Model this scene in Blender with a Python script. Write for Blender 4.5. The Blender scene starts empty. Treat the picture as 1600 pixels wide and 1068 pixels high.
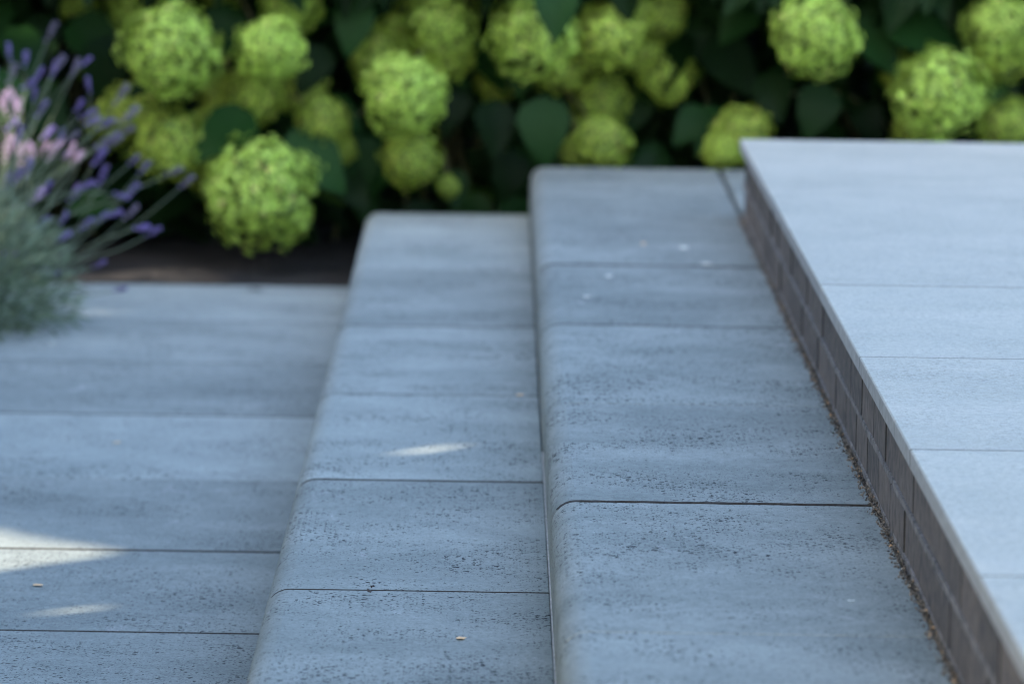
import bpy, bmesh, math, random
from mathutils import Vector, Matrix
from mathutils.bvhtree import BVHTree
from mathutils import noise as mnoise

random.seed(7)
scene = bpy.context.scene
COL = scene.collection
R = math.radians

# ------------------------------------------------------------------ camera
# picture measures: 1600 x 1068, the lines of the steps meet at (782, -464)
FPX, IW, IH = 8889.0, 1600.0, 1068.0
ROLL = R(0.9)
CAM_H = 1.225
v = Vector(((782 - IW / 2) / FPX, (IH / 2 + 464) / FPX, -1)).normalized()
e = Vector((math.cos(ROLL), -math.sin(ROLL), 0))
u = (e - v * e.dot(v)).normalized()
w = u.cross(v)
M_CAM = Matrix((u, v, w))                 # camera axes in the world
cam_data = bpy.data.cameras.new('camera')
cam = bpy.data.objects.new('camera', cam_data)
COL.objects.link(cam)
cam.matrix_world = Matrix.Translation((0, 0, CAM_H)) @ M_CAM.to_4x4()
cam_data.sensor_width = 36
cam_data.lens = 200
cam_data.clip_start = 0.1
cam_data.clip_end = 2000
cam_data.dof.use_dof = True
cam_data.dof.focus_distance = 7.12
cam_data.dof.aperture_fstop = 6.3
cam_data.dof.aperture_blades = 9
scene.camera = cam


def at(px, py, Y=None, Z=None):
    """the point of the garden seen at a spot of the picture, on the plane y = Y or z = Z"""
    d = M_CAM @ Vector(((px - IW / 2) / FPX, (IH / 2 - py) / FPX, -1))
    t = (Y / d.y) if Y is not None else ((Z - CAM_H) / d.z)
    return Vector((0, 0, CAM_H)) + d * t


# ------------------------------------------------------------------ light
SUN_EL, SUN_AZ = R(36), math.atan2(-0.60, -0.80)          # azimuth from +Y towards +X
SUN_DIR = Vector((math.sin(SUN_AZ) * math.cos(SUN_EL), math.cos(SUN_AZ) * math.cos(SUN_EL), math.sin(SUN_EL)))
world = bpy.data.worlds.new("World")
scene.world = world
world.use_nodes = True
wt = world.node_tree
sky = wt.nodes.new('ShaderNodeTexSky')
sky.sky_type = 'NISHITA'
sky.sun_disc = False
sky.sun_elevation = SUN_EL
sky.sun_rotation = SUN_AZ % (2 * math.pi)
sky.air_density = 1.0
sky.dust_density = 2.0
sky.ozone_density = 1.0
wt.links.new(sky.outputs[0], wt.nodes['Background'].inputs[0])
wt.nodes['Background'].inputs[1].default_value = 0.15
sun_data = bpy.data.lights.new('sun', 'SUN')
sun_data.energy = 2.6
sun_data.angle = R(0.5)
sun_data.color = (1.0, 0.88, 0.72)
sun = bpy.data.objects.new('sun', sun_data)
COL.objects.link(sun)
sun.rotation_euler = SUN_DIR.to_track_quat('Z', 'Y').to_euler()
sun.location = SUN_DIR * 30
scene.view_settings.view_transform = 'Standard'
scene.view_settings.look = 'None'
scene.view_settings.gamma = 1
scene.view_settings.use_curve_mapping = False
scene.view_settings.exposure = 2.5
scene.cycles.filter_width = 1.0

# ------------------------------------------------------------------ helpers


def tag(o, label=None, cat=None, group=None, kind=None):
    if label: o['label'] = label
    if cat: o['category'] = cat
    if group: o['group'] = group
    if kind: o['kind'] = kind
    return o


def empty(name, loc=(0, 0, 0)):
    o = bpy.data.objects.new(name, None)
    o.empty_display_size = 0.1
    COL.objects.link(o)
    o.location = loc
    return o


def link(name, me, mat=None, parent=None, loc=(0, 0, 0), rot=None, scale=None):
    """an object on a mesh; loc is in the world, every parent only shifts"""
    o = bpy.data.objects.new(name, me)
    COL.objects.link(o)
    if mat is not None and not me.materials:
        me.materials.append(mat)
    off = Vector((0, 0, 0))
    if parent is not None:
        o.parent = parent
        p = parent
        while p is not None:
            off += p.location
            p = p.parent
    o.location = Vector(loc) - off
    if rot is not None:
        o.rotation_mode = 'QUATERNION'
        o.rotation_quaternion = rot
    if scale is not None:
        o.scale = (scale,) * 3 if not hasattr(scale, '__len__') else scale
    return o


def mesh(name, verts, faces, smooth=False, sharp=None):
    me = bpy.data.meshes.new(name)
    me.from_pydata([tuple(p) for p in verts], [], faces)
    me.update()
    if smooth:
        me.polygons.foreach_set('use_smooth', [True] * len(me.polygons))
        if sharp:
            me.set_sharp_from_angle(angle=R(sharp))
    return me


def tube(pts, radii, n=5, verts=None, faces=None):
    verts = [] if verts is None else verts
    faces = [] if faces is None else faces
    base = len(verts)
    up = Vector((0.3, 0.2, 1)).normalized()
    for i, p in enumerate(pts):
        a = pts[max(i - 1, 0)]
        b = pts[min(i + 1, len(pts) - 1)]
        t = (b - a).normalized()
        s = t.cross(up)
        if s.length < 1e-4:
            s = t.cross(Vector((1, 0, 0)))
        s.normalize()
        q = s.cross(t)
        for k in range(n):
            an = 2 * math.pi * k / n
            verts.append(p + (s * math.cos(an) + q * math.sin(an)) * radii[i])
    for i in range(len(pts) - 1):
        for k in range(n):
            a = base + i * n + k
            b = base + i * n + (k + 1) % n
            faces.append((a, b, b + n, a + n))
    faces.append(tuple(base + (len(pts) - 1) * n + k for k in range(n)))
    return verts, faces


# ------------------------------------------------------------------ materials
class Mat:
    def __init__(self, name):
        self.m = bpy.data.materials.new(name)
        self.m.use_nodes = True
        self.t = self.m.node_tree
        self.b = self.t.nodes['Principled BSDF']
        self.out = self.t.nodes['Material Output']

    def n(self, typ, **kw):
        nd = self.t.nodes.new('ShaderNode' + typ)
        for k, val in kw.items():
            if k.startswith('i_'):
                key = k[2:]
                key = int(key) if key.isdigit() else key.replace('_', ' ')
                self.s(nd.inputs[key], val)
            else:
                setattr(nd, k, val)
        return nd

    def s(self, sock, val):
        if isinstance(val, bpy.types.NodeSocket):
            self.t.links.new(val, sock)
        else:
            if hasattr(val, '__len__') and len(val) == 3 and sock.type == 'RGBA':
                val = (*val, 1)
            sock.default_value = val

    def math(self, op, a, b=0.0, c=0.0, clamp=False):
        nd = self.t.nodes.new('ShaderNodeMath')
        nd.operation = op
        nd.use_clamp = clamp
        self.s(nd.inputs[0], a)
        self.s(nd.inputs[1], b)
        self.s(nd.inputs[2], c)
        return nd.outputs[0]

    def map(self, x, a, b, c=0.0, d=1.0):
        nd = self.n('MapRange')
        self.s(nd.inputs[0], x)
        for i, val in enumerate((a, b, c, d)):
            nd.inputs[i + 1].default_value = val
        return nd.outputs[0]

    def mix(self, f, a, b, mode='MIX'):
        nd = self.t.nodes.new('ShaderNodeMix')
        nd.data_type = 'RGBA'
        nd.blend_type = mode
        self.s(nd.inputs[0], f)
        self.s(nd.inputs[6], a)
        self.s(nd.inputs[7], b)
        return nd.outputs[2]

    def noise(self, vec, scale, detail=4, rough=0.55, dist=0.0):
        nd = self.n('TexNoise')
        self.s(nd.inputs['Vector'], vec)
        nd.inputs['Scale'].default_value = scale
        nd.inputs['Detail'].default_value = detail
        nd.inputs['Roughness'].default_value = rough
        nd.inputs['Distortion'].default_value = dist
        return nd.outputs[0]

    def vec(self):
        tc = self.n('TexCoord')
        oi = self.n('ObjectInfo')
        sc = self.n('VectorMath', operation='SCALE')
        cb = self.n('CombineXYZ')
        for i, k in enumerate((37.0, 91.0, 13.0)):
            self.s(cb.inputs[i], self.math('MULTIPLY', oi.outputs['Random'], k))
        ad = self.n('VectorMath', operation='ADD')
        self.s(ad.inputs[0], tc.outputs['Object'])
        self.s(ad.inputs[1], cb.outputs[0])
        return ad.outputs[0], oi.outputs['Random']

    def bump(self, h, strength, dist):
        nd = self.n('Bump')
        nd.inputs['Strength'].default_value = strength
        nd.inputs['Distance'].default_value = dist
        self.s(nd.inputs['Height'], h)
        self.s(self.b.inputs['Normal'], nd.outputs[0])


def stone(name, ca, cb, pore_amt=1.0, rough=0.9, spread=0.20, scuff=0.45, spec=0.08):
    m = Mat(name)
    vec, rnd = m.vec()
    blotch = m.map(m.noise(vec, 3.2, 5, 0.6, 0.4), 0.32, 0.68)
    mid = m.noise(vec, 28, 4, 0.6)
    fine = m.noise(vec, 420, 3, 0.7)
    col = m.mix(blotch, ca, cb)
    k = m.math('ADD', m.map(rnd, 0, 1, 1 - spread, 1 + spread), m.map(mid, 0.3, 0.7, -0.08, 0.08))
    grain = m.noise(vec, 130, 3, 0.7)
    k = m.math('ADD', k, m.map(grain, 0.3, 0.7, -0.17, 0.17))
    k = m.math('ADD', k, m.map(fine, 0.3, 0.7, -0.20, 0.20))
    hsv = m.n('HueSaturation')
    m.s(hsv.inputs['Color'], col)
    m.s(hsv.inputs['Value'], k)
    col = hsv.outputs[0]
    # pores, in drifts
    warp = m.n('VectorMath', operation='MULTIPLY_ADD')
    nz = m.n('TexNoise')
    m.s(nz.inputs['Vector'], vec)
    nz.inputs['Scale'].default_value = 160
    m.s(warp.inputs[0], nz.outputs['Color'])
    warp.inputs[1].default_value = (0.007, 0.007, 0.007)
    m.s(warp.inputs[2], vec)
    drift = m.map(m.noise(vec, 5.5, 3, 0.6), 0.34, 0.62, 0.35, 1.08)

    def pores(scale, lo, size):
        vo = m.n('TexVoronoi')
        m.s(vo.inputs['Vector'], warp.outputs[0])
        vo.inputs['Scale'].default_value = scale
        sp = m.n('SeparateColor')
        m.s(sp.inputs[0], vo.outputs['Color'])
        th = m.math('MULTIPLY', m.map(sp.outputs[0], lo, 1.0, 0.0, size), drift)
        return m.math('MULTIPLY', m.math('SUBTRACT', th, vo.outputs['Distance']), 20.0, clamp=True)
    p = m.math('MAXIMUM', m.math('MAXIMUM', pores(75, 0.70, 0.36), pores(135, 0.36, 0.45)), pores(260, 0.3, 0.50))
    p = m.math('MULTIPLY', p, pore_amt, clamp=True)
    # pale lime scuffs
    sv = m.n('VectorMath', operation='MULTIPLY')
    m.s(sv.inputs[0], vec)
    sv.inputs[1].default_value = (1.0, 0.45, 1.0)
    sc = m.map(m.noise(sv.outputs[0], 17, 6, 0.68, 0.8), 0.63, 0.74, 0, scuff)
    col = m.mix(sc, col, (0.50, 0.50, 0.49))
    col = m.mix(m.math('MULTIPLY', p, 0.97), col, (0.012, 0.013, 0.016))
    m.s(m.b.inputs['Base Color'], col)
    m.s(m.b.inputs['Roughness'], m.map(mid, 0.3, 0.7, rough - 0.08, rough + 0.08))
    m.b.inputs['Specular IOR Level'].default_value = spec
    h = m.math('SUBTRACT', m.math('MULTIPLY', m.math('ADD', fine, grain), 0.45), p)
    m.bump(h, 0.6, 0.0016)
    return m.m


def plain(name, col, rough=0.7, var=0.2, scale=20, island=0.0, bump=0.0, obj=0.1, spec=0.5, trans=0.0, tcol=None, odd=None):
    """one colour with grain; island = spread between loose pieces of a mesh; trans = light through a thin leaf"""
    m = Mat(name)
    vec, rnd = m.vec()
    nz = m.noise(vec, scale, 4, 0.6)
    k = m.math('ADD', m.map(nz, 0.3, 0.7, 1 - var, 1 + var), m.map(rnd, 0, 1, -obj, obj))
    c = col
    if island:
        ge = m.n('NewGeometry')
        ri = ge.outputs['Random Per Island']
        k = m.math('ADD', k, m.map(ri, 0, 1, -island, island))
        if odd:
            c = m.mix(m.math('GREATER_THAN', ri, odd[0]), c, odd[1])
    hsv = m.n('HueSaturation')
    m.s(hsv.inputs['Color'], c)
    m.s(hsv.inputs['Value'], k)
    m.s(m.b.inputs['Base Color'], hsv.outputs[0])
    m.b.inputs['Roughness'].default_value = rough
    m.b.inputs['Specular IOR Level'].default_value = spec
    if bump:
        m.bump(nz, 0.7, bump)
    if trans:
        tr = m.n('BsdfTranslucent')
        h2 = m.n('HueSaturation')
        m.s(h2.inputs['Color'], tcol or col)
        m.s(h2.inputs['Value'], k)
        m.s(tr.inputs['Color'], h2.outputs[0])
        mx = m.n('MixShader')
        mx.inputs[0].default_value = trans
        m.s(mx.inputs[1], m.b.outputs[0])
        m.s(mx.inputs[2], tr.outputs[0])
        m.s(m.out.inputs['Surface'], mx.outputs[0])
    return m.m


MAT = {
    'step': stone('step_concrete', (0.188, 0.212, 0.196), (0.276, 0.302, 0.278)),
    'paver': stone('paver_concrete', (0.208, 0.235, 0.220), (0.280, 0.308, 0.285), pore_amt=0.85, spread=0.13),
    'ceramic': stone('terrace_ceramic', (0.350, 0.345, 0.288), (0.420, 0.405, 0.338), pore_amt=0.3, rough=0.6, spread=0.05, scuff=0.25, spec=0.2),
    'brick': plain('dark_brick', (0.092, 0.072, 0.056), 0.8, 0.6, 45, bump=0.002, obj=0.25),
    'lime': plain('lime_mortar', (0.40, 0.385, 0.35), 0.9, 0.3, 60, bump=0.001),
    'mortar': plain('pale_mortar', (0.15, 0.135, 0.12), 0.9, 0.8, 60, bump=0.002),
    'joint': plain('joint_sand', (0.026, 0.022, 0.018), 0.95, 0.5, 300, bump=0.001),
    'grit': plain('grit', (0.125, 0.115, 0.10), 0.9, 0.3, 100, island=0.75, odd=(0.94, (0.22, 0.15, 0.09))),
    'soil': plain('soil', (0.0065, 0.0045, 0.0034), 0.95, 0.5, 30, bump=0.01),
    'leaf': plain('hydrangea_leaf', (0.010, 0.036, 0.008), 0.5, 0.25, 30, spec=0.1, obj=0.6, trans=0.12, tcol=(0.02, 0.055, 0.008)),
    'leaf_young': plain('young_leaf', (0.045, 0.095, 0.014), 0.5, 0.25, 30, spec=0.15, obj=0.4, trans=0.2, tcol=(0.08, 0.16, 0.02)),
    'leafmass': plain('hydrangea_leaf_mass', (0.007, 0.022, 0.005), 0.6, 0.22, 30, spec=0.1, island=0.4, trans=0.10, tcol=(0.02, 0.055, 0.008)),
    'floret': plain('lime_floret', (0.40, 0.58, 0.095), 0.6, 0.10, 60, island=0.42, obj=0.12, trans=0.28, tcol=(0.36, 0.54, 0.05), odd=(0.985, (0.42, 0.30, 0.13))),
    'floret_old': plain('yellowing_floret', (0.36, 0.50, 0.068), 0.6, 0.10, 60, island=0.42, obj=0.16, trans=0.28, tcol=(0.30, 0.42, 0.02), odd=(0.975, (0.40, 0.26, 0.10))),
    'floret_stalk': plain('floret_stalk', (0.12, 0.18, 0.03), 0.7, 0.2, 60, island=0.3),
    'stem': plain('hydrangea_stem', (0.085, 0.085, 0.035), 0.7, 0.25, 60),
    'lav_leaf': plain('lavender_leaf', (0.110, 0.160, 0.105), 0.7, 0.15, 60, island=0.5, trans=0.15, tcol=(0.2, 0.3, 0.12)),
    'lav_stem': plain('lavender_stem', (0.11, 0.145, 0.085), 0.7, 0.15, 60),
    'lav_flower': plain('lavender_flower', (0.165, 0.130, 0.33), 0.7, 0.15, 60, island=0.5, obj=0.25, trans=0.15, tcol=(0.25, 0.18, 0.55)),
    'lav_sunlit': plain('lavender_sunlit', (0.42, 0.30, 0.46), 0.7, 0.15, 60, island=0.4, obj=0.2, trans=0.15, tcol=(0.4, 0.3, 0.45)),  # sunlight put into the colour of the lavender flower
    'lav_faded': plain('lavender_faded', (0.14, 0.125, 0.19), 0.8, 0.15, 60, island=0.35, obj=0.2),
    'petal': plain('dry_petal', (0.80, 0.50, 0.24), 0.7, 0.2, 90),
    'pale': plain('pale_petal', (0.66, 0.66, 0.58), 0.7, 0.15, 90),
    'crumb': plain('dark_crumb', (0.035, 0.028, 0.025), 0.9, 0.3, 90),
    'tree_leaf': plain('tree_leaf', (0.040, 0.085, 0.025), 0.5, 0.2, 10, island=0.35),
    'bark': plain('bark', (0.10, 0.075, 0.055), 0.9, 0.4, 12, bump=0.02),
    'edge': plain('tile_edge', (0.30, 0.30, 0.28), 0.8, 0.25, 60),
    'pebble': plain('pebble', (0.12, 0.11, 0.10), 0.8, 0.25, 40),
}

# ------------------------------------------------------------------ ground
Z1, Z2, Z3 = CAM_H - 1.094, CAM_H - 0.990, CAM_H - 0.8395      # treads of the two steps, terrace
X1, X2, XB, XW = -0.274, 0.0795, 0.4815, 0.4885                # noses, back of the upper blocks, terrace wall
Y0 = 4.6                                                      # where the build starts, before the frame

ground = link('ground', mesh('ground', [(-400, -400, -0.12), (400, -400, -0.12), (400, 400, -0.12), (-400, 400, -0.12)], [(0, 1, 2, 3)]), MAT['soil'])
tag(ground, kind='structure')


def soil_sheet(name, x0, x1, y0, y1, nx, ny, zf):
    vs, fs = [], []
    for j in range(ny + 1):
        for i in range(nx + 1):
            x = x0 + (x1 - x0) * i / nx
            y = y0 + (y1 - y0) * j / ny
            z = zf(x, y) + 0.016 * mnoise.noise(Vector((x * 9, y * 9, 3))) + 0.008 * mnoise.noise(Vector((x * 31, y * 31, 5)))
            vs.append((x, y, z))
    for j in range(ny):
        for i in range(nx):
            a = j * (nx + 1) + i
            fs.append((a, a + 1, a + nx + 2, a + nx + 1))
    return tag(link(name, mesh(name, vs, fs, True), MAT['soil']), kind='structure')


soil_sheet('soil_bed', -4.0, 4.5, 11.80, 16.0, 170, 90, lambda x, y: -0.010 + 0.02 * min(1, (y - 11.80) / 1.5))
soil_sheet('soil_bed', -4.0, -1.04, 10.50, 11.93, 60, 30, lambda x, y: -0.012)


# ------------------------------------------------------------------ slabs, tiles, blocks
def piece_mesh(name, x0, x1, z0, z1, ln, nose=0.0, cham=0.0015, top_n=10, ragged=0.0, dirt=(True, True), ech=None):
    """a slab lying along y (0..ln) with an optional rounded nose on its left top edge"""
    prof = [(x0, z0), (x1, z0), (x1, z1 - cham)]
    for i in range(top_n + 1):
        prof.append((x1 - cham - (x1 - cham - x0 - max(nose, cham)) * i / top_n, z1))
    if nose:
        for i in range(1, 8):
            a = math.pi / 2 * i / 7
            prof.append((x0 + nose - nose * math.sin(a), z1 - nose + nose * math.cos(a)))
    else:
        prof.append((x0, z1 - cham))
    ech = cham if ech is None else ech
    n = len(prof)
    inner = []
    for i in range(n):
        a, b, c = prof[i - 1], prof[i], prof[(i + 1) % n]
        tx, tz = c[0] - a[0], c[1] - a[1]
        l = math.hypot(tx, tz) or 1
        inner.append((b[0] - tz / l * ech, b[1] + tx / l * ech))
    vs, fs = [], []
    for k, (y, pr) in enumerate(((0, inner), (ech, prof), (ln - ech, prof), (ln, inner))):
        for i, (x, z) in enumerate(pr):
            j = random.uniform(-ragged, ragged) if (3 <= i) else 0
            j2 = random.uniform(0, ragged) if k in (1, 2) and i >= 3 else 0
            vs.append((x, y + (j if k in (0, 3) else 0) + (j2 if k == 1 else -j2), z))
    for k in range(3):
        for i in range(n):
            a = k * n + i
            b = k * n + (i + 1) % n
            fs.append((a, b, b + n, a + n))
    fs.append(tuple(reversed(range(n))))
    fs.append(tuple(3 * n + i for i in range(n)))
    me = mesh(name, vs, [tuple(reversed(f)) for f in fs], True, 35)
    bm = bmesh.new()
    bm.from_mesh(me)
    bmesh.ops.recalc_face_normals(bm, faces=bm.faces)
    bm.to_mesh(me)
    bm.free()
    def arc_pos(k):
        return nose and k >= len(prof) - 4

    for i, p in enumerate(me.polygons):
        arc = nose and n <= i < 2 * n and len(prof) - 8 <= i - n < len(prof) - 1
        p.use_smooth = bool(arc)
        # soil clings to the faces inside an open joint
        if not arc_pos(i % n) and i < 3 * n or i >= 3 * n:
          if (dirt[0] and (i < n or i == 3 * n)) or (dirt[1] and (2 * n <= i < 3 * n or i == 3 * n + 1)):
              p.material_index = 1
    return me


def box_mesh(name, x0, x1, y0, y1, z0, z1):
    vs = [(x, y, z) for z in (z0, z1) for y in (y0, y1) for x in (x0, x1)]
    return mesh(name, vs, [(0, 2, 3, 1), (4, 5, 7, 6), (0, 1, 5, 4), (2, 6, 7, 3), (0, 4, 6, 2), (1, 3, 7, 5)])


def row(name, parent, mat, xs, zb, zt, joints, gaps, nose=0.0, ragged=0.0, wob=0.00015, top_n=12, cham=0.0015, ech=None):
    for k in range(len(joints) - 1):
        a, b = joints[k] + gaps[k] / 2, joints[k + 1] - gaps[k + 1] / 2
        dz = random.uniform(-wob, wob)
        me = piece_mesh(name, xs[0], xs[1], zb - zt, 0, b - a, nose, cham, top_n, ragged, (gaps[k] > 0.0025, gaps[k + 1] > 0.0025), ech)
        me.materials.append(mat)
        me.materials.append(MAT['joint'])
        if name == 'terrace_tile':                               # the unglazed edge of the tile
            me.materials.append(MAT['edge'])
            for p in me.polygons:
                if p.normal.x < -0.9:
                    p.material_index = 2
        o = link(name, me, mat, parent, (0, a, zt + dz))
        o.rotation_euler = (random.uniform(-wob, wob) * 0.8, random.uniform(-wob, wob) * 0.8, 0)


# lower paving: sheet of joint sand with the tiles as children
paving = link('paving', box_mesh('paving', -4.0, X1 - 0.001, Y0 - 0.6, 11.91, -0.10, -0.012), MAT['joint'])
tag(paving, kind='structure')
PJ = [4.41, 5.17, 5.92, 6.67, 7.42, 8.145, 8.90, 9.71, 10.49, 11.2, 11.90]
PG = [0.004, 0.004, 0.004, 0.006, 0.0085, 0.011, 0.0015, 0.010, 0.003, 0.004, 0.002]
row('paving_tile', paving, MAT['paver'], (-1.038, X1 - 0.006), -0.05, 0, PJ[:9], PG[:9], ragged=0.0008)
row('paving_tile', paving, MAT['paver'], (-1.795, -1.042), -0.05, 0, PJ[:9], PG[:9], ragged=0.0008, top_n=4)
row('paving_tile', paving, MAT['paver'], (-1.03, X1 - 0.006), -0.05, 0, PJ[8:], PG[8:], ragged=0.0008)

# lower step
lower = empty('garden_step', (X1, 8.3, 0))
tag(lower, 'low dark grey step of rounded blocks rising straight from the paving', 'step')
link('joint_filler', box_mesh('joint_filler', X1 + 0.012, X2 - 0.012, Y0, 12.18, -0.09, Z1 - 0.02), MAT['joint'], lower)
row('step_block', lower, MAT['step'], (X1, X2 - 0.0018), -0.02, Z1,
    [Y0, 4.96, 5.965, 6.97, 7.975, 8.98, 9.98, 10.98, 12.2], [0, 0.006, 0.006, 0.0050, 0.0105, 0.0040, 0.011, 0.0012, 0], 0.030, 0.0012)
link('mortar_strip', box_mesh('mortar_strip', X2 - 0.0017, X2 + 0.004, Y0, 8.3, Z1 - 0.03, Z1 + 0.0006), MAT['lime'], lower)

# upper step
upper = empty('garden_step', (X2, 8.3, 0))
tag(upper, 'higher dark grey step of rounded blocks running along the brick wall', 'step')
link('joint_filler', box_mesh('joint_filler', X2 + 0.012, XW - 0.0012, Y0, 11.085, -0.09, Z2 - 0.016), MAT['joint'], upper)
link('joint_filler', box_mesh('joint_filler', X2 + 0.012, 1.5, 11.087, 12.18, -0.09, Z2 - 0.022), MAT['joint'], upper)
row('step_block', upper, MAT['step'], (X2, XB), Z1 - 0.05, Z2,
    [Y0, 5.04, 6.045, 7.05, 8.055, 9.085, 10.07, 11.068, 12.2], [0, 0.003, 0.0020, 0.0135, 0.001, 0.009, 0.013, 0.0015, 0], 0.030, 0.0028, top_n=60)
row('step_block', upper, MAT['step'], (XW + 0.003, 0.865), Z1 - 0.05, Z2, [11.1, 12.2], [0, 0], 0, 0.0012)
row('step_block', upper, MAT['step'], (0.872, 1.27), Z1 - 0.05, Z2, [11.1, 12.2], [0, 0], 0, 0.0012)

# terrace: brick edge with ceramic tiles on it
terrace = empty('terrace', (XW, 8.0, Z2))
tag(terrace, 'raised terrace of pale smooth tiles on a low dark brick edge', 'terrace')
ST = Z3 - 0.021                                               # underside of the tiles
link('wall_core', box_mesh('wall_core', XW + 0.0035, 4.0, Y0, 11.075, -0.1, ST - 0.0035), MAT['joint'], terrace)
brick_me = piece_mesh('brick', -0.01, 0.09, 0, 0.056, 0.2235, 0, 0.0022, 3, 0.0008)
brick_me.materials.append(MAT['brick'])
brick_me.materials.append(MAT['joint'])
for course, (z, off) in enumerate(((Z2 + 0.002, 0.0), (Z2 + 0.0675, 0.115))):
    y = Y0 - 0.05 + off
    while y < 10.82:
        b = link('brick', brick_me, MAT['brick'], terrace,
                 (XW + 0.0110 + random.uniform(-0.0014, 0.0014), y + random.uniform(-0.001, 0.001), z + random.uniform(-0.0008, 0.0008)))
        b.rotation_euler = (0, 0, random.uniform(-0.004, 0.004))
        y += 0.2295
mv, mf = [], []
for (za, zb) in ((Z2 - 0.012, Z2 + 0.0055), (Z2 + 0.0590, Z2 + 0.0665), (Z2 + 0.1245, ST - 0.0005)):                # smeared bed mortar, proud here and there
    n = 240
    base = len(mv)
    for i in range(n + 1):
        y = Y0 + (11.07 - Y0) * i / n
        pr = 0.0004 + 0.0022 * max(0, mnoise.noise(Vector((y * 6, za * 50, 1)))) + random.uniform(0, 0.0006)
        wz = 0.003 * max(0, mnoise.noise(Vector((y * 8, za * 90, 4))))
        mv += [(XW + 0.004, y, za - wz), (XW - pr, y, za - wz * 0.5), (XW - pr, y, zb + wz * 0.5), (XW + 0.004, y, zb + wz)]
    for i in range(n):
        for k in range(3):
            a = base + i * 4 + k
            mf.append((a, a + 1, a + 5, a + 4))
link('bed_mortar', mesh('bed_mortar', mv, mf, True, 40), MAT['mortar'], terrace)
TJ = [Y0, 5.50, 6.445, 7.37, 8.295, 9.22, 10.15, 11.09]
TG = [0, 0.003, 0.0032, 0.0032, 0.0034, 0.0003, 0.0003, 0]
for k in range(3):
    x0 = XW - 0.0075 + 0.925 * k
    row('terrace_tile', terrace, MAT['ceramic'], (x0, x0 + 0.9215), ST, Z3, TJ, TG, cham=0.0016, wob=0.0001, ragged=0.0002, ech=0.0006)

# grit along the foot of the brick edge
def grit(name, n, fn, parent=None):
    vs, fs = [], []
    for i in range(n):
        p, s = fn()
        q = [Vector(c) * s * random.uniform(0.6, 1.2) for c in ((1, 0, 0), (0, 1, 0), (-1, 0, 0), (0, -1, 0), (0, 0, 0.8), (0, 0, -0.8))]
        rm = Matrix.Rotation(random.uniform(0, 6.3), 3, 'Z') @ Matrix.Rotation(random.uniform(0, 6.3), 3, 'X')
        b = len(vs)
        vs += [p + rm @ c for c in q]
        fs += [(b, b + 1, b + 4), (b + 1, b + 2, b + 4), (b + 2, b + 3, b + 4), (b + 3, b, b + 4),
               (b + 1, b, b + 5), (b + 2, b + 1, b + 5), (b + 3, b + 2, b + 5), (b, b + 3, b + 5)]
    return tag(link(name, mesh(name, vs, fs), MAT['grit'], parent), kind='stuff')


def grit_spot():
    y = random.uniform(5.2, 11.1)
    fill = 0.5 + 0.5 * mnoise.noise(Vector((y * 5, 0, 9)))
    s = random.uniform(0.0009, 0.0027)
    x = XB + (XW - XB) * random.random() if random.random() < 0.86 else XB - abs(random.gauss(0, 0.004))
    z = Z2 + s * 0.5 if x < XB else Z2 - 0.010 + random.random() * (0.007 + 0.010 * fill)
    return Vector((x, y, z)), s


grit('grit', 8000, grit_spot)
gj = grit('joint_crumbs', 260, lambda: (Vector((random.uniform(X2 + 0.05, XB), 7.05 + random.gauss(0, 0.0035), Z2 - random.uniform(0.005, 0.012))), random.uniform(0.0008, 0.0018)))


# ------------------------------------------------------------------ hydrangeas
def frame_of(d, roll=0.0):
    d = d.normalized()
    a = d.cross(Vector((0.21, 0.13, 0.97)))
    if a.length < 1e-3:
        a = Vector((1, 0, 0))
    a.normalize()
    b = d.cross(a)
    return a * math.cos(roll) + b * math.sin(roll), b * math.cos(roll) - a * math.sin(roll), d


def floret(vs, fs, p, d, s):
    a, b, n = frame_of(d, random.uniform(0, 6.3))
    for k in range(4):
        an = k * math.pi / 2 + random.uniform(-0.15, 0.15)
        f = a * math.cos(an) + b * math.sin(an)
        g = b * math.cos(an) - a * math.sin(an)
        L = s * random.uniform(0.85, 1.15)
        cup = random.uniform(-0.1, 0.45) * L
        W = L * 0.46
        i = len(vs)
        vs += [p, p + f * L * 0.45 + g * W + n * cup * 0.5, p + f * L * 0.9 + g * W * 0.62 + n * cup,
               p + f * L * 1.05 + n * cup * 0.9, p + f * L * 0.9 - g * W * 0.62 + n * cup, p + f * L * 0.45 - g * W + n * cup * 0.5, p + f * L * 0.5 + n * cup * 0.15]
        fs += [(i, i + 6, i + 1), (i + 1, i + 6, i + 3, i + 2), (i + 6, i + 5, i + 4, i + 3), (i, i + 5, i + 6)]


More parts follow.
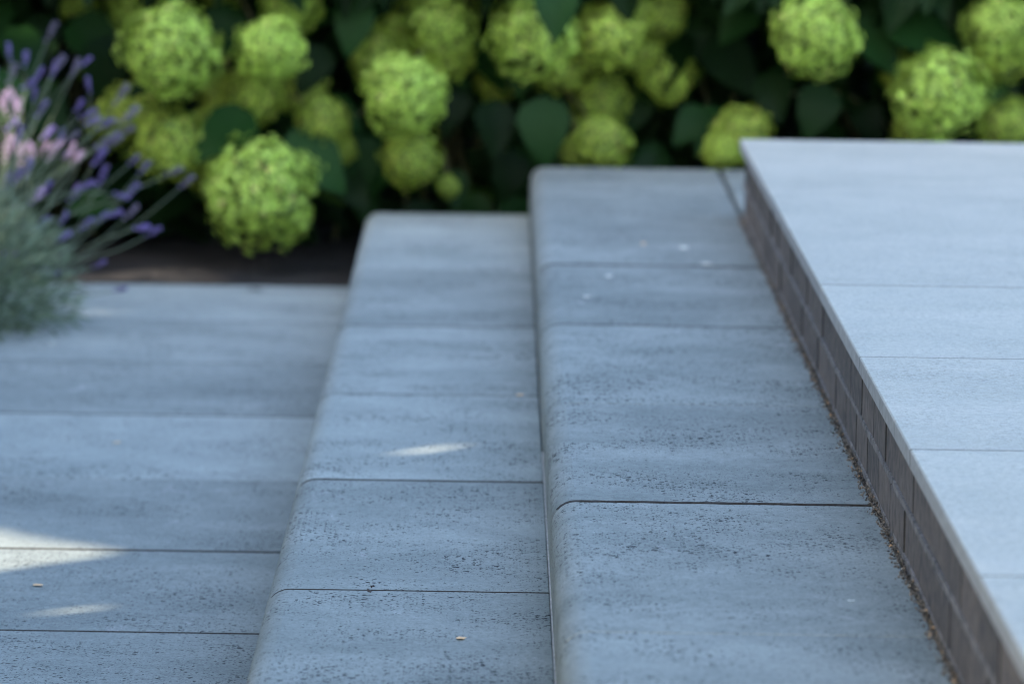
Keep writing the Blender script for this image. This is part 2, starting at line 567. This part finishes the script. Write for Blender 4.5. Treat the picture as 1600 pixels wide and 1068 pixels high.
def head_mesh(seed, n=900):
    """a mophead of radius about 1: florets in uneven bunches over a ball"""
    random.seed(seed)
    vs, fs = [], []
    off = Vector((seed * 3.1, seed * 1.7, seed * 0.9))
    ga = math.pi * (3 - math.sqrt(5))
    for i in range(n):
        z = 1 - 2 * (i + 0.5) / n
        r = math.sqrt(max(0, 1 - z * z))
        th = ga * i + random.uniform(-0.1, 0.1)
        d = Vector((r * math.cos(th), r * math.sin(th), z)).normalized()
        lump = mnoise.noise(d * 1.4 + off) * 0.24 + mnoise.noise(d * 3.6 + off) * 0.20
        if z < -0.75 and random.random() < 0.6:
            continue
        if lump < -0.19 and random.random() < 0.7:
            continue
        rad = 0.90 + lump + random.uniform(-0.10, 0.07)
        if random.random() < 0.18:
            rad -= random.uniform(0.1, 0.25)
        dd = (d + Vector((random.gauss(0, 0.22), random.gauss(0, 0.22), random.gauss(0, 0.22)))).normalized()
        floret(vs, fs, d * rad * Vector((1, 1, 0.92)).length / math.sqrt(2.85), dd, random.uniform(0.062, 0.088))
    n_out = len(fs)
    for i in range(130):                                         # florets and stalks further in
        d = Vector((random.gauss(0, 1), random.gauss(0, 1), random.gauss(0, 1))).normalized()
        floret(vs, fs, d * random.uniform(0.55, 0.72), d, 0.19)
    me = mesh('flower_head', vs, fs)
    me.polygons.foreach_set('material_index', [0] * n_out + [1] * (len(fs) - n_out))
    return me


heads_new = [head_mesh(s) for s in (1, 2, 3, 4, 9)]
heads_old = [head_mesh(s, 700) for s in (11, 12, 13)]
for h in heads_new + heads_old: h.materials.append(MAT['floret' if h in heads_new else 'floret_old']); h.materials.append(MAT['floret_stalk'])
random.seed(21)


def leaf_mesh(seed, droop=0.25, fold=0.22, mat='leaf'):
    """pointed oval leaf, base at the origin, tip along +Y, length 1, face up +Z"""
    rr = random.Random(seed)
    vs, fs = [], []
    st = 8
    for i in range(st + 1):
        t = i / st
        wd = 0.36 * (math.sin(math.pi * min(1, t ** 0.72)) ** 0.8) * (1 - 0.25 * t) if 0 < t < 1 else 0.003
        z = -droop * t * t + rr.uniform(-0.01, 0.01)
        ser = 1 + 0.05 * (i % 2)
        y = t * (1 - 0.1 * droop)
        vs += [(-wd * ser, y, z + fold * wd + rr.uniform(-0.012, 0.012)), (-wd * 0.5, y, z + fold * wd * 0.55), (0, y, z),
               (wd * 0.5, y, z + fold * wd * 0.55), (wd * ser, y, z + fold * wd + rr.uniform(-0.012, 0.012))]
    for i in range(st):
        for k in range(4):
            a = i * 5 + k
            fs.append((a, a + 1, a + 6, a + 5))
    me = mesh('leaf', vs, fs, True)
    me.materials.append(MAT[mat])
    return me


leaves = [leaf_mesh(3), leaf_mesh(4, 0.4, 0.15), leaf_mesh(5, 0.12, 0.35), leaf_mesh(6, 0.3, 0.05)]
young = [leaf_mesh(7, 0.3, 0.2, 'leaf_young'), leaf_mesh(8, 0.15, 0.3, 'leaf_young')]


def leaf_rot(tip, face):
    y = Vector(tip).normalized()
    z = Vector(face)
    z = (z - y * z.dot(y)).normalized()
    x = y.cross(z)
    return Matrix((x, y, z)).transposed().to_quaternion()


def leaf_mass(name, parent, n, fn, smin, smax, mat):
    """many leaves in one mesh, each a folded oval"""
    vs, fs = [], []
    for i in range(n):
        p, tip, face = fn()
        if p is None:
            continue
        q = leaf_rot(tip, face)
        L = random.uniform(smin, smax)
        b = len(vs)
        for c in ((0, 0, 0), (-0.24, 0.28, 0.07), (-0.27, 0.55, 0.05), (0, 1, -0.2), (0.27, 0.55, 0.05), (0.24, 0.28, 0.07), (0, 0.5, -0.04)):
            vs.append(p + q @ (Vector(c) * L))
        fs += [(b, b + 6, b + 1), (b + 1, b + 6, b + 2), (b + 2, b + 6, b + 3), (b + 6, b + 4, b + 3), (b + 6, b + 5, b + 4), (b, b + 5, b + 6)]
    return tag(link(name, mesh(name, vs, fs), mat, parent), kind='stuff')


# flower heads: x, y, radius in the picture, distance, old?
HEADS = [
    (268, 78, 80, 12.22, 0), (420, 78, 58, 12.25, 0), (215, 8, 48, 12.45, 0), (120, -10, 45, 12.6, 0), (455, -2, 58, 12.4, 0),
    (205, 172, 52, 12.5, 1), (268, 228, 62, 12.42, 1), (395, 150, 50, 12.5, 1), (505, 190, 46, 12.42, 1), (408, 303, 92, 12.2, 0),
    (592, 92, 50, 12.55, 1), (690, 42, 58, 12.42, 0), (633, 147, 68, 12.22, 0), (643, 247, 50, 12.42, 1),
    (836, 60, 68, 12.3, 0), (955, 58, 58, 12.42, 1), (1030, 22, 46, 12.55, 1), (1040, 122, 44, 12.6, 1), (938, 160, 48, 12.62, 1),
    (940, 224, 50, 12.45, 1), (775, 128, 36, 12.72, 1), (905, -2, 50, 12.6, 0), (640, -5, 44, 12.6, 0),
    (1160, 208, 50, 12.5, 1), (1272, 54, 70, 12.25, 0), (1470, 148, 77, 12.22, 0), (1562, 42, 62, 12.3, 0), (1572, 195, 48, 12.5, 1),
    (1405, 112, 34, 12.7, 1), (1110, -30, 45, 12.7, 1), (345, -30, 50, 12.6, 1), (1400, -40, 55, 12.5, 0), (770, -25, 44, 12.6, 1), (340, 190, 40, 12.6, 1),
    (320, 262, 42, 12.55, 1), (168, 195, 40, 12.55, 1), (470, 140, 44, 12.55, 1), (528, 232, 30, 12.5, 1), (612, 58, 46, 12.6, 1), (700, 88, 42, 12.55, 1),
    (872, 108, 42, 12.5, 1), (905, 85, 42, 12.55, 1), (990, 20, 48, 12.55, 1), (1000, 80, 40, 12.6, 1), (908, 238, 34, 12.5, 1), (1128, 236, 34, 12.45, 1),
    (1568, 88, 48, 12.45, 1), (1600, 190, 42, 12.55, 1), (1440, 205, 48, 12.5, 1), (700, 292, 20, 12.5, 1), (350, 150, 40, 12.6, 1),
]
# leaves that show on their own: base x, y -> tip x, y, distance, face
LEAVES = [
    (398, 178, 305, 232, 12.3, (0.2, -0.6, 0.8)), (452, 205, 530, 285, 12.3, (-0.3, -0.75, 0.6)), (848, 150, 852, 246, 12.3, (0.0, -0.95, 0.3)),
    (770, 155, 778, 238, 12.4, (0.3, -0.9, 0.3)), (870, -30, 868, 52, 12.12, (0.0, -0.8, 0.6)), (1335, 30, 1405, 102, 12.35, (0.1, -0.7, 0.7)),
    (1380, 25, 1500, 60, 12.35, (-0.1, -0.6, 0.8)), (1420, 5, 1330, 15, 12.4, (0.1, -0.5, 0.9)), (505, 70, 470, 135, 12.4, (0.2, -0.7, 0.7)),
    (560, -5, 545, 75, 12.35, (0.1, -0.6, 0.8)), (610, 5, 560, 30, 12.4, (0.0, -0.5, 0.9)), (355, 5, 345, 85, 12.45, (0.2, -0.7, 0.7)),
    (170, 55, 165, 150, 12.4, (0.3, -0.85, 0.3)), (110, 30, 185, 95, 12.45, (-0.2, -0.7, 0.6)), (60, 20, 75, 90, 12.5, (0.1, -0.8, 0.5)),
    (15, 40, 60, 110, 12.4, (0.2, -0.7, 0.7)), (500, 155, 560, 190, 12.5, (0.2, -0.7, 0.6)), (710, 130, 700, 200, 12.5, (0.1, -0.9, 0.3)),
    (1110, 60, 1180, 130, 12.5, (0.1, -0.8, 0.5)), (1200, 110, 1215, 180, 12.5, (-0.2, -0.8, 0.5)), (1105, 170, 1060, 215, 12.5, (0.2, -0.8, 0.5)),
    (1290, 130, 1265, 205, 12.45, (0.1, -0.9, 0.3)), (1560, 110, 1520, 160, 12.4, (0.2, -0.7, 0.6)), (1180, 0, 1130, 50, 12.5, (0.2, -0.7, 0.7)),
    (805, 235, 790, 305, 12.5, (0.3, -0.9, 0.3)), (700, 265, 715, 320, 12.5, (0.1, -0.9, 0.4)), (560, 210, 575, 290, 12.5, (0.2, -0.9, 0.3)),
    (250, 120, 205, 140, 12.35, (0.0, -0.6, 0.8)), (240, 180, 235, 150, 12.45, (0.0, -0.7, 0.6)), (1000, 140, 985, 200, 12.7, (0.2, -0.8, 0.4)),
    (1340, 160, 1375, 215, 12.6, (0.0, -0.8, 0.4)), (535, 20, 480, 40, 12.5, (0.0, -0.5, 0.9)), (750, 60, 720, 110, 12.6, (0.1, -0.9, 0.3)),
    (1085, 20, 1095, 85, 12.6, (0.1, -0.9, 0.4)), (475, 250, 535, 275, 12.4, (-0.2, -0.7, 0.6)), (20, 110, -25, 200, 12.3, (0.4, -0.7, 0.6)),
]
SHRUBS = [
    (-1.05, 12.95, 'lime green hydrangea shrub behind the lavender and the low paving'),
    (-0.05, 13.0, 'lime green hydrangea shrub whose blooms hang over the end of the steps'),
    (0.95, 12.95, 'lime green hydrangea shrub rising behind the far edge of the pale terrace'),
]


def near_shrub(x):
    return 0 if x < -0.36 else (1 if x < 0.47 else 2)


roots = []
for (x, y, lb) in SHRUBS:
    r = empty('hydrangea_shrub', (x, y, -0.02))
    roots.append(tag(r, lb, 'shrub', 'hydrangea shrubs along the bed'))
centres = []
for i, (px, py, pr, Y, old) in enumerate(HEADS):
    if old and Y > 12.4:
        Y -= 0.09
    c = at(px, py, Y=Y)
    rad = pr * Y / FPX
    k = near_shrub(c.x)
    pool = heads_old if old else heads_new
    q = Matrix.Rotation(random.uniform(0, 6.3), 3, 'Z') @ Matrix.Rotation(random.uniform(0.2, 0.9), 3, 'X')
    link('flower_head', pool[i % len(pool)], None, roots[k], c, q.to_quaternion(), rad * 1.02)
    centres.append((c, rad))
    s = Vector((SHRUBS[k][0] + random.uniform(-0.15, 0.15), SHRUBS[k][1] + random.uniform(-0.1, 0.1), -0.02))
    top = c.z + 0.12
    pts = []
    for j in range(9):
        t = j / 8
        p = s.lerp(c, t)
        p.z = (1 - t) ** 2 * s.z + 2 * t * (1 - t) * (top * 1.6) + t * t * (c.z - rad * 0.1)
        p.y = s.y + (c.y - s.y) * (t ** 1.5)
        pts.append(p - s)
    sv, sf = tube(pts, [0.0065 - 0.0035 * j / 8 for j in range(9)])
    link('stem', mesh('stem', sv, sf, True), MAT['stem'], roots[k], s)
for (bx, by, tx, ty, Y, face) in LEAVES:
    b, t = at(bx, by, Y=Y), at(tx, ty, Y=Y - 0.05)
    d = t - b
    L = d.length * 1.12
    link('leaf', random.choice(leaves), None, roots[near_shrub(b.x)], b, leaf_rot(d, face), (L * random.uniform(0.95, 1.15), L, L))
for i in range(300):                                            # more single leaves in the front of the shrubs
    x = random.uniform(-1.5, 1.6)
    y = random.uniform(12.5, 12.85)
    z = random.uniform(0.10, 0.75)
    p = Vector((x, y, z))
    if any((p - c).length < r_ * 0.95 for c, r_ in centres):
        continue
    L = random.uniform(0.09, 0.16)
    tip = Vector((random.gauss(0, 0.6), -0.45 + random.gauss(0, 0.35), -0.75 + random.gauss(0, 0.35)))
    isy = random.random() < 0.25
    if isy:
        L *= 0.65
    link('leaf', random.choice(young if isy else leaves), None, roots[near_shrub(x)], p, leaf_rot(tip, (random.gauss(0, 0.3), -0.8, 0.55)), L)
for k, (sx, sy, _) in enumerate(SHRUBS):
    lo, hi = ((-2.6, -0.36), (-0.36, 0.47), (0.47, 2.9))[k]

    def spot():
        x = random.uniform(lo, hi)
        if random.random() < 0.55:                              # leafy shell on top and in front, above the frame
            z = random.uniform(0.66, 1.25)
            y = 12.26 + abs(random.gauss(0, 0.40)) + max(0, z - 0.85) * 0.7
        else:                                                   # deep interior
            y = random.uniform(12.75, 13.9)
            z = random.uniform(0.02, 1.1)
        return Vector((x, y, z)), (random.gauss(0, 0.6), -0.5 + random.gauss(0, 0.4), -0.6 + random.gauss(0, 0.4)), (random.gauss(0, 0.4), -0.6, 0.7)
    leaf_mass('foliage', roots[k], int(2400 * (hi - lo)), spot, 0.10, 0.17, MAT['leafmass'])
    for j in range(5):                                          # bare shoots at the foot of the shrub
        p0 = Vector((random.uniform(max(lo, -1.4), min(hi, 1.5)), random.uniform(12.75, 13.2), -0.02))
        sv, sf = tube([Vector((0, 0, 0)), Vector((random.uniform(-0.04, 0.04), 0.0, 0.2)), Vector((random.uniform(-0.1, 0.1), random.uniform(-0.1, 0.1), 0.5))], [0.006, 0.005, 0.003])
        link('stem', mesh('stem', sv, sf, True), MAT['stem'], roots[k], p0)

# ------------------------------------------------------------------ lavender
LB = Vector((-1.14, 11.06, -0.01))
lav = empty('lavender_plant', LB)
tag(lav, 'grey green lavender bush with purple flower spikes leaning over the paving', 'lavender')


def spike_mesh(seed):
    """flower spike along +Z from the origin, length 1"""
    rr = random.Random(seed)
    vs, fs = [], []
    tv, tf = tube([Vector((0, 0, 0)), Vector((0, 0, 0.9))], [0.025, 0.015], 4)
    vs += tv
    fs += tf
    for wl in range(7):
        z = (0.0, 0.28, 0.40, 0.52, 0.64, 0.76, 0.88)[wl]
        for k in range(7 if wl else 4):
            an = k * 0.9 + wl * 0.5 + rr.uniform(-0.2, 0.2)
            o = Vector((math.cos(an), math.sin(an), 0.45)).normalized()
            a, b, n = frame_of(o)
            p = Vector((0, 0, z)) + o * 0.05
            L, W = rr.uniform(0.13, 0.2), rr.uniform(0.045, 0.07)
            i = len(vs)
            vs += [p, p + o * L * 0.5 + a * W, p + o * L * 0.5 + b * W, p + o * L * 0.5 - a * W, p + o * L * 0.5 - b * W, p + o * L]
            fs += [(i, i + 1, i + 2), (i, i + 2, i + 3), (i, i + 3, i + 4), (i, i + 4, i + 1), (i + 5, i + 2, i + 1), (i + 5, i + 3, i + 2), (i + 5, i + 4, i + 3), (i + 5, i + 1, i + 4)]
    return mesh('flower_spike', vs, fs)


spikes_fresh = [spike_mesh(s) for s in (1, 2, 3)]
spikes_sunlit = [spike_mesh(s) for s in (6, 7)]
for s_ in spikes_sunlit: s_.materials.append(MAT['lav_sunlit'])
spikes_faded = [spike_mesh(s) for s in (4, 5)]
for s_ in spikes_fresh: s_.materials.append(MAT['lav_flower'])
for s_ in spikes_faded: s_.materials.append(MAT['lav_faded'])
SPIKES = [(80, 50, 1), (14, 80, 0), (40, 92, 0), (135, 96, 0), (92, 100, 1), (118, 106, 1), (85, 108, 0), (60, 118, 0), (20, 115, 1), (138, 132, 0), (45, 132, 0),
          (54, 147, 0), (124, 165, 0), (66, 170, 0), (15, 228, 0), (32, 240, 0), (90, 228, 0), (70, 232, 0), (50, 240, 0), (112, 236, 0), (8, 158, 0), (28, 170, 0), (75, 208, 0), (138, 178, 0), (145, 190, 0), (190, 148, 1), (202, 180, 1), (196, 205, 1), (166, 194, 0), (20, 155, 0),
          (5, 168, 0), (18, 195, 0), (40, 232, 0), (10, 238, 0), (82, 238, 0), (105, 240, 0), (122, 248, 0), (155, 246, 0), (210, 250, 0), (226, 262, 0), (160, 274, 0),
          (135, 290, 0), (118, 302, 0), (272, 268, 1), (292, 284, 1), (206, 298, 0), (190, 306, 0), (160, 340, 0), (180, 334, 0), (205, 332, 1), (100, 340, 0), (75, 292, 0),
          (28, 275, 0), (12, 282, 0), (45, 262, 0), (20, 330, 0), (36, 345, 0), (66, 350, 0), (240, 362, 0), (222, 356, 0), (135, 350, 0), (156, 412, 0), (188, 452, 0),
          (22, 397, 0), (60, 417, 0), (76, 425, 0), (95, 215, 0), (112, 215, 1), (30, 210, 0), (-10, 120, 0), (-15, 60, 0), (60, 305, 0), (-10, 300, 0), (170, 222, 1), (100, 370, 0)]
for i, (px, py, faded) in enumerate(SPIKES):
    Y = random.uniform(11.0, 11.85)
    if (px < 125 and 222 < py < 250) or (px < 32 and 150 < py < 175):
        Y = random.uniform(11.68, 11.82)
    Z = at(px, py, Y=Y)
    out = Vector((px + 60, -(py - 460), 0)).normalized()
    dirw = Vector((out.x, random.uniform(-0.35, 0.25), out.y + 0.1)).normalized()
    dirw = (dirw + Vector((random.gauss(0, 0.28), random.gauss(0, 0.2), random.gauss(0, 0.28)))).normalized()
    L = random.uniform(0.030, 0.048) * (1.25 if faded else 1)
    me = random.choice(spikes_sunlit if 11.68 <= Y <= 11.82 and px < 125 and (222 < py < 250 or 150 < py < 175) else spikes_faded if faded else spikes_fresh)  # spikes in the sun gaps take the sunlit colour
    wide = random.uniform(0.65, 0.95)
    s0 = Z - dirw * L * 0.5
    sp = link('flower_spike', me, None, lav, s0, dirw.to_track_quat('Z', 'Y'), (L * wide, L * wide, L))
    root = LB + Vector((random.uniform(-0.05, 0.2), random.uniform(-0.15, 0.15), random.uniform(0.02, 0.16)))
    mid = s0 - dirw * (s0 - root).length * 0.45
    pts = [root * (1 - t) ** 2 + mid * 2 * t * (1 - t) + s0 * t * t - root for t in (0, 0.2, 0.4, 0.6, 0.8, 1)]
    sv, sf = tube(pts, [0.0014, 0.0014, 0.0013, 0.0012, 0.0011, 0.001], 4)
    link('stem', mesh('stem', sv, sf, True), MAT['lav_stem'], lav, root)
vs, fs = [], []
for i in range(7500):
    an = random.uniform(0, 6.3)
    el = math.asin(random.uniform(-0.15, 1))
    d = Vector((math.cos(an) * math.cos(el), math.sin(an) * math.cos(el), math.sin(el)))
    rr_ = random.random() ** 0.45
    p = LB + Vector((d.x * 0.33, d.y * 0.38, 0.05 + d.z * 0.26)) * rr_
    p.z = max(p.z, 0.008)
    dv = (d + Vector((random.gauss(0, 0.4), random.gauss(0, 0.4), 0.35 + random.gauss(0, 0.4)))).normalized()
    a, b, n = frame_of(dv, random.uniform(0, 6.3))
    L, W = random.uniform(0.025, 0.055), random.uniform(0.0016, 0.0028)
    k = len(vs)
    sag = Vector((0, 0, -0.006))
    vs += [p - a * W * 0.6, p + a * W * 0.6, p + dv * L * 0.5 + a * W, p + dv * L * 0.5 - a * W, p + dv * L + sag]
    fs += [(k, k + 1, k + 2, k + 3), (k + 3, k + 2, k + 4)]
tag(link('foliage', mesh('foliage', vs, fs), MAT['lav_leaf'], lav), kind='stuff')
for i in range(16):                                            # woody branches at the foot of the bush
    an = i * 0.42
    tipv = Vector((math.cos(an) * 0.2, math.sin(an) * 0.22, 0.12))
    sv, sf = tube([Vector((0, 0, 0)), tipv * 0.5 + Vector((0, 0, 0.02)), tipv], [0.005, 0.0035, 0.002], 4)
    link('branch', mesh('branch', sv, sf, True), MAT['bark'], lav, LB)


# ------------------------------------------------------------------ small things lying about
def flake_mesh(seed, n=7, thick=0.12):
    rr = random.Random(seed)
    vs = [Vector((0, 0, thick * 1.6))]
    for k in range(n):
        a = 2 * math.pi * k / n
        r_ = rr.uniform(0.7, 1.1)
        vs.append(Vector((r_ * math.cos(a), r_ * 0.75 * math.sin(a), thick * rr.uniform(0.4, 2.5))))
    vs += [p - Vector((0, 0, thick * 0.4)) for p in vs]
    fs = []
    for k in range(n):
        a, b = 1 + k, 1 + (k + 1) % n
        fs += [(0, a, b), (n + 1, n + 1 + b, n + 1 + a), (a, n + 1 + a, n + 1 + b, b)]
    return mesh('flake', vs, fs)


BITS = [
    ('fallen_petal', 'petal', 60, 914, 0.0, 0.0095, 'small orange dry petal lying on the paving below the bright sun patch'),
    ('fallen_petal', 'petal', 183, 691, 0.0, 0.0075, 'tiny peach petal lying on the blurred middle of the low paving'),
    ('fallen_petal', 'petal', 720, 997, Z1, 0.0085, 'tan dry petal on the nearest block of the low step'),
    ('fallen_petal', 'petal', 812, 617, Z1, 0.0080, 'rusty petal at the foot of the higher step'),
    ('fallen_petal', 'petal', 1005, 381, Z2, 0.008, 'small rust speck of petal far along the higher step'),
    ('fallen_petal', 'pale', 80, 538, 0.0, 0.0105, 'white petal on the paving beside the foot of the lavender'),
    ('fallen_petal', 'pale', 137, 493, 0.0, 0.0095, 'pale petal on the paving under the outer lavender spikes'),
    ('fallen_petal', 'pale', 1105, 413, Z2, 0.014, 'pale petal lying in the far joint of the higher step'),
    ('fallen_petal', 'pale', 1068, 388, Z2, 0.013, 'pale petal on the higher step just behind its far joint'),
    ('fallen_petal', 'pale', 952, 432, Z2, 0.011, 'pale petal on the higher step just before its far joint'),
    ('fallen_petal', 'pale', 918, 464, Z2, 0.010, 'pale petal near the rounded nose of the higher step, between two joints'),
    ('fallen_petal', 'pale', 1330, 938, Z2, 0.005, 'tiny white petal on the nearest big block beside the brick wall'),
    ('soil_crumb', 'crumb', 582, 919, Z1, 0.0045, 'black crumb of soil on the joint of the low step'),
    ('soil_crumb', 'crumb', 577, 925, Z1, 0.0042, 'black crumb of soil just before the joint of the low step'),
]
for i, (nm, mt, px, py, z, s, lb) in enumerate(BITS):
    p = at(px, py, Z=z + 0.001)
    me = flake_mesh(i, thick=0.5 if nm == 'soil_crumb' else 0.1)
    me.name = nm
    o = link(nm, me, MAT[mt], None, p, None, s)
    o.rotation_euler = (0, 0, random.uniform(0, 6.3))
    tag(o, lb, 'petal' if nm == 'fallen_petal' else 'crumb', 'fallen petals' if nm == 'fallen_petal' else 'crumbs of soil')
PEB = [(372, 408, 'pale pebble on dark soil left below the big low bloom'), (498, 402, 'pale pebble on dark soil right below the big low bloom'), (470, 424, 'small pebble on the soil at the end of the paving near the step')]
for i, (px, py, lb) in enumerate(PEB):
    p = at(px, py, Z=-0.012)
    bm = bmesh.new()
    bmesh.ops.create_icosphere(bm, subdivisions=2, radius=0.011)
    for vtx in bm.verts:
        vtx.co = Vector((vtx.co.x * 1.2, vtx.co.y, vtx.co.z * 0.7)) * (1 + 0.25 * mnoise.noise(vtx.co * 90 + Vector((i, 0, 0))))
    me = bpy.data.meshes.new('pebble')
    bm.to_mesh(me)
    bm.free()
    tag(link('pebble', me, MAT['pebble'], None, p), lb, 'pebble', 'pebbles on the soil')

# ------------------------------------------------------------------ unseen tree added to shade the place from the front left
ax = Vector((SUN_DIR.y, -SUN_DIR.x, 0)).normalized()            # across the light
bx = SUN_DIR.cross(ax).normalized()
if bx.z < 0:
    bx = -bx
holes = []                                                      # gaps cut in the leaves to shape the sun patches, as strips (start, end, half width) across the light


def hole(p, q, r0, r1):
    holes.append(((p.dot(ax), p.dot(bx)), (q.dot(ax), q.dot(bx)), r0, r1))


hole(at(-200, 882, Z=0), at(95, 866, Z=0), 0.20, 0.045)
hole(at(-200, 858, Z=0), at(20, 864, Z=0), 0.16, 0.07)
hole(at(632, 708, Z=Z1), at(696, 698, Z=Z1), 0.0, 0.004)
hole(at(70, 958, Z=0), at(140, 949, Z=0), 0.0, 0.002)
hole(at(-40, 234, Y=11.75), at(105, 238, Y=11.75), 0.055, 0.03)
hole(at(-40, 420, Y=11.3), at(10, 400, Y=11.3), 0.03, 0.02)
hole(at(-20, 165, Y=11.75), at(12, 162, Y=11.75), 0.04, 0.03)
hole(at(-30, 345, Y=11.1), at(18, 350, Y=11.1), 0.03, 0.015)
hole(at(20, 22, Y=12.4), at(34, 20, Y=12.4), 0.012, 0.012)


def in_hole(a, b, r):
    for (p, q, r0, r1) in holes:
        dx, dy = q[0] - p[0], q[1] - p[1]
        t = max(0, min(1, ((a - p[0]) * dx + (b - p[1]) * dy) / (dx * dx + dy * dy + 1e-9)))
        d = math.hypot(a - p[0] - dx * t, b - p[1] - dy * t)
        if d < r0 + (r1 - r0) * t + r:
            return True
    return False


def near_hole(a, b, r):
    return in_hole(a, b, r)


tv_, tf_ = [], []


def tree_leaf(a, b, s, c):
    """an oval leaf that faces the light roughly, centre (a, b) across the light and s along it"""
    n = (SUN_DIR + Vector((random.gauss(0, 0.35), random.gauss(0, 0.35), random.gauss(0, 0.35)))).normalized()
    u_, w_, _ = frame_of(n, random.uniform(0, 6.3))
    p = ax * a + bx * b + SUN_DIR * s
    k = len(tv_)
    tv_.extend([p - u_ * c, p - u_ * c * 0.3 + w_ * c * 0.62, p + u_ * c * 0.4 + w_ * c * 0.5, p + u_ * c * 1.05, p + u_ * c * 0.4 - w_ * c * 0.5, p - u_ * c * 0.3 - w_ * c * 0.62])
    tf_.append((k, k + 1, k + 2, k + 3, k + 4, k + 5))


pts_chk = [Vector((x, y, z)) for x in (-1.4, 1.5) for y in (4.8, 13.2) for z in (0, 0.7)]
a0, a1 = min(p.dot(ax) for p in pts_chk) - 0.4, max(p.dot(ax) for p in pts_chk) + 0.4
b0, b1 = min(p.dot(bx) for p in pts_chk) - 0.3, max(p.dot(bx) for p in pts_chk) + 0.3
ref = Vector((-0.2, 8.0, 0)).dot(SUN_DIR)
S0 = ref + 6.4


def s_of(a, b):
    return S0 + random.uniform(0, 1.9) + 0.5 * mnoise.noise(Vector((a * 0.9, b * 0.9, 2)))


g = 0.125
for lay in range(6):
    i = 0
    aa = a0
    while aa < a1:
        bb = b0
        while bb < b1:
            a, b = aa + random.uniform(-0.06, 0.06), bb + random.uniform(-0.06, 0.06)
            c = random.uniform(0.11, 0.15)
            if not in_hole(a, b, c * 1.08):
                tree_leaf(a, b, s_of(a, b), c)
            bb += g
        aa += g
for lay in range(4):                                            # small leaves round the gaps
    for (p, q, r0, r1) in holes:
        L = math.hypot(q[0] - p[0], q[1] - p[1])
        rr_ = max(r0, r1) + 0.34
        nn = int((L + 2 * rr_) * 2 * rr_ / (0.026 ** 2))
        dx, dy = (q[0] - p[0]) / (L + 1e-9), (q[1] - p[1]) / (L + 1e-9)
        for i in range(nn):
            sa, sb = random.uniform(-rr_, L + rr_), random.uniform(-rr_, rr_)
            a, b = p[0] + dx * sa - dy * sb, p[1] + dy * sa + dx * sb
            c = random.uniform(0.024, 0.034)
            if not in_hole(a, b, c * 0.95) and in_hole(a, b, 0.32):
                tree_leaf(a, b, S0 + random.uniform(0.0, 0.5), c)
cc = ax * (a0 + a1) / 2 + bx * (b0 + b1) / 2 + SUN_DIR * (S0 + 0.9)
foot = Vector((cc.x - 1.2, cc.y - 1.0, -0.12))
tree = empty('added_shade_tree', foot)
tag(tree, 'added leafy tree outside the view, shaped to shade the garden corner and pass sun patches', 'tree')
tag(link('crown', mesh('crown', tv_, tf_), MAT['tree_leaf'], tree), kind='stuff')
fork = Vector((foot.x + 0.2, foot.y + 0.1, 1.7))


def clear(p, q, rad):
    return not any(in_hole((p.lerp(q, t / 30)).dot(ax), (p.lerp(q, t / 30)).dot(bx), rad) for t in range(31))


for i in range(200):                                            # the main limb keeps clear of the gaps
    if clear(fork, cc, 0.2):
        break
    cc = ax * random.uniform(a0 + 1.5, a1 - 1.5) + bx * random.uniform(b0 + 1.5, b1 - 0.5) + SUN_DIR * (S0 + 0.9)
sv, sf = tube([Vector((0, 0, 0)), (fork - foot) * 0.5, fork - foot, cc - foot], [0.24, 0.19, 0.17, 0.08], 10)
link('trunk', mesh('trunk', sv, sf, True), MAT['bark'], tree, foot)
for i in range(60):
    a, b = random.uniform(a0 + 1, a1 - 1), random.uniform(b0 + 1, b1 - 1)
    e_ = ax * a + bx * b + SUN_DIR * (S0 + 1.2)
    m_ = fork.lerp(e_, 0.5) + SUN_DIR * 0.6
    if not (clear(fork, m_, 0.12) and clear(m_, e_, 0.08)):
        continue
    sv, sf = tube([Vector((0, 0, 0)), m_ - fork, e_ - fork], [0.09, 0.06, 0.025], 7)
    link('branch', mesh('branch', sv, sf, True), MAT['bark'], tree, fork)


# ------------------------------------------------------------------ hedges added to block low sky light behind the shrubs and to the left
def added_hedge(lo, hi, n, label):
    base = Vector(((lo.x + hi.x) / 2, (lo.y + hi.y) / 2, -0.12))
    h = empty('added_hedge', base)
    tag(h, label, 'added_hedge')
    d = hi - lo

    def spot():
        return Vector((lo.x + d.x * random.random(), lo.y + d.y * random.random(), hi.z * random.random() ** 0.9)), \
            (random.gauss(0, 0.7), random.gauss(0, 0.7), -0.3 + random.gauss(0, 0.5)), (random.gauss(0, 0.6), random.gauss(0, 0.6), 0.5)
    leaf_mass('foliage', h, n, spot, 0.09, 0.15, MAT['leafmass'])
    for i in range(8):
        p = Vector((lo.x + d.x * random.random(), lo.y + d.y * random.random(), -0.12))
        sv, sf = tube([Vector((0, 0, 0)), Vector((0, 0, hi.z * 0.5)), Vector((0.05, 0.05, hi.z * 0.9))], [0.02, 0.015, 0.005])
        link('stem', mesh('stem', sv, sf, True), MAT['bark'], h, p)


added_hedge(Vector((-4.6, 14.2, 0)), Vector((4.6, 14.9, 2.1)), 24000, 'added dark hedging behind the hydrangea shrubs that blocks light through their gaps')
added_hedge(Vector((-3.6, 2.0, 0)), Vector((-2.9, 13.8, 1.9)), 16000, 'added unseen hedging left of the low paving that blocks low sky light')
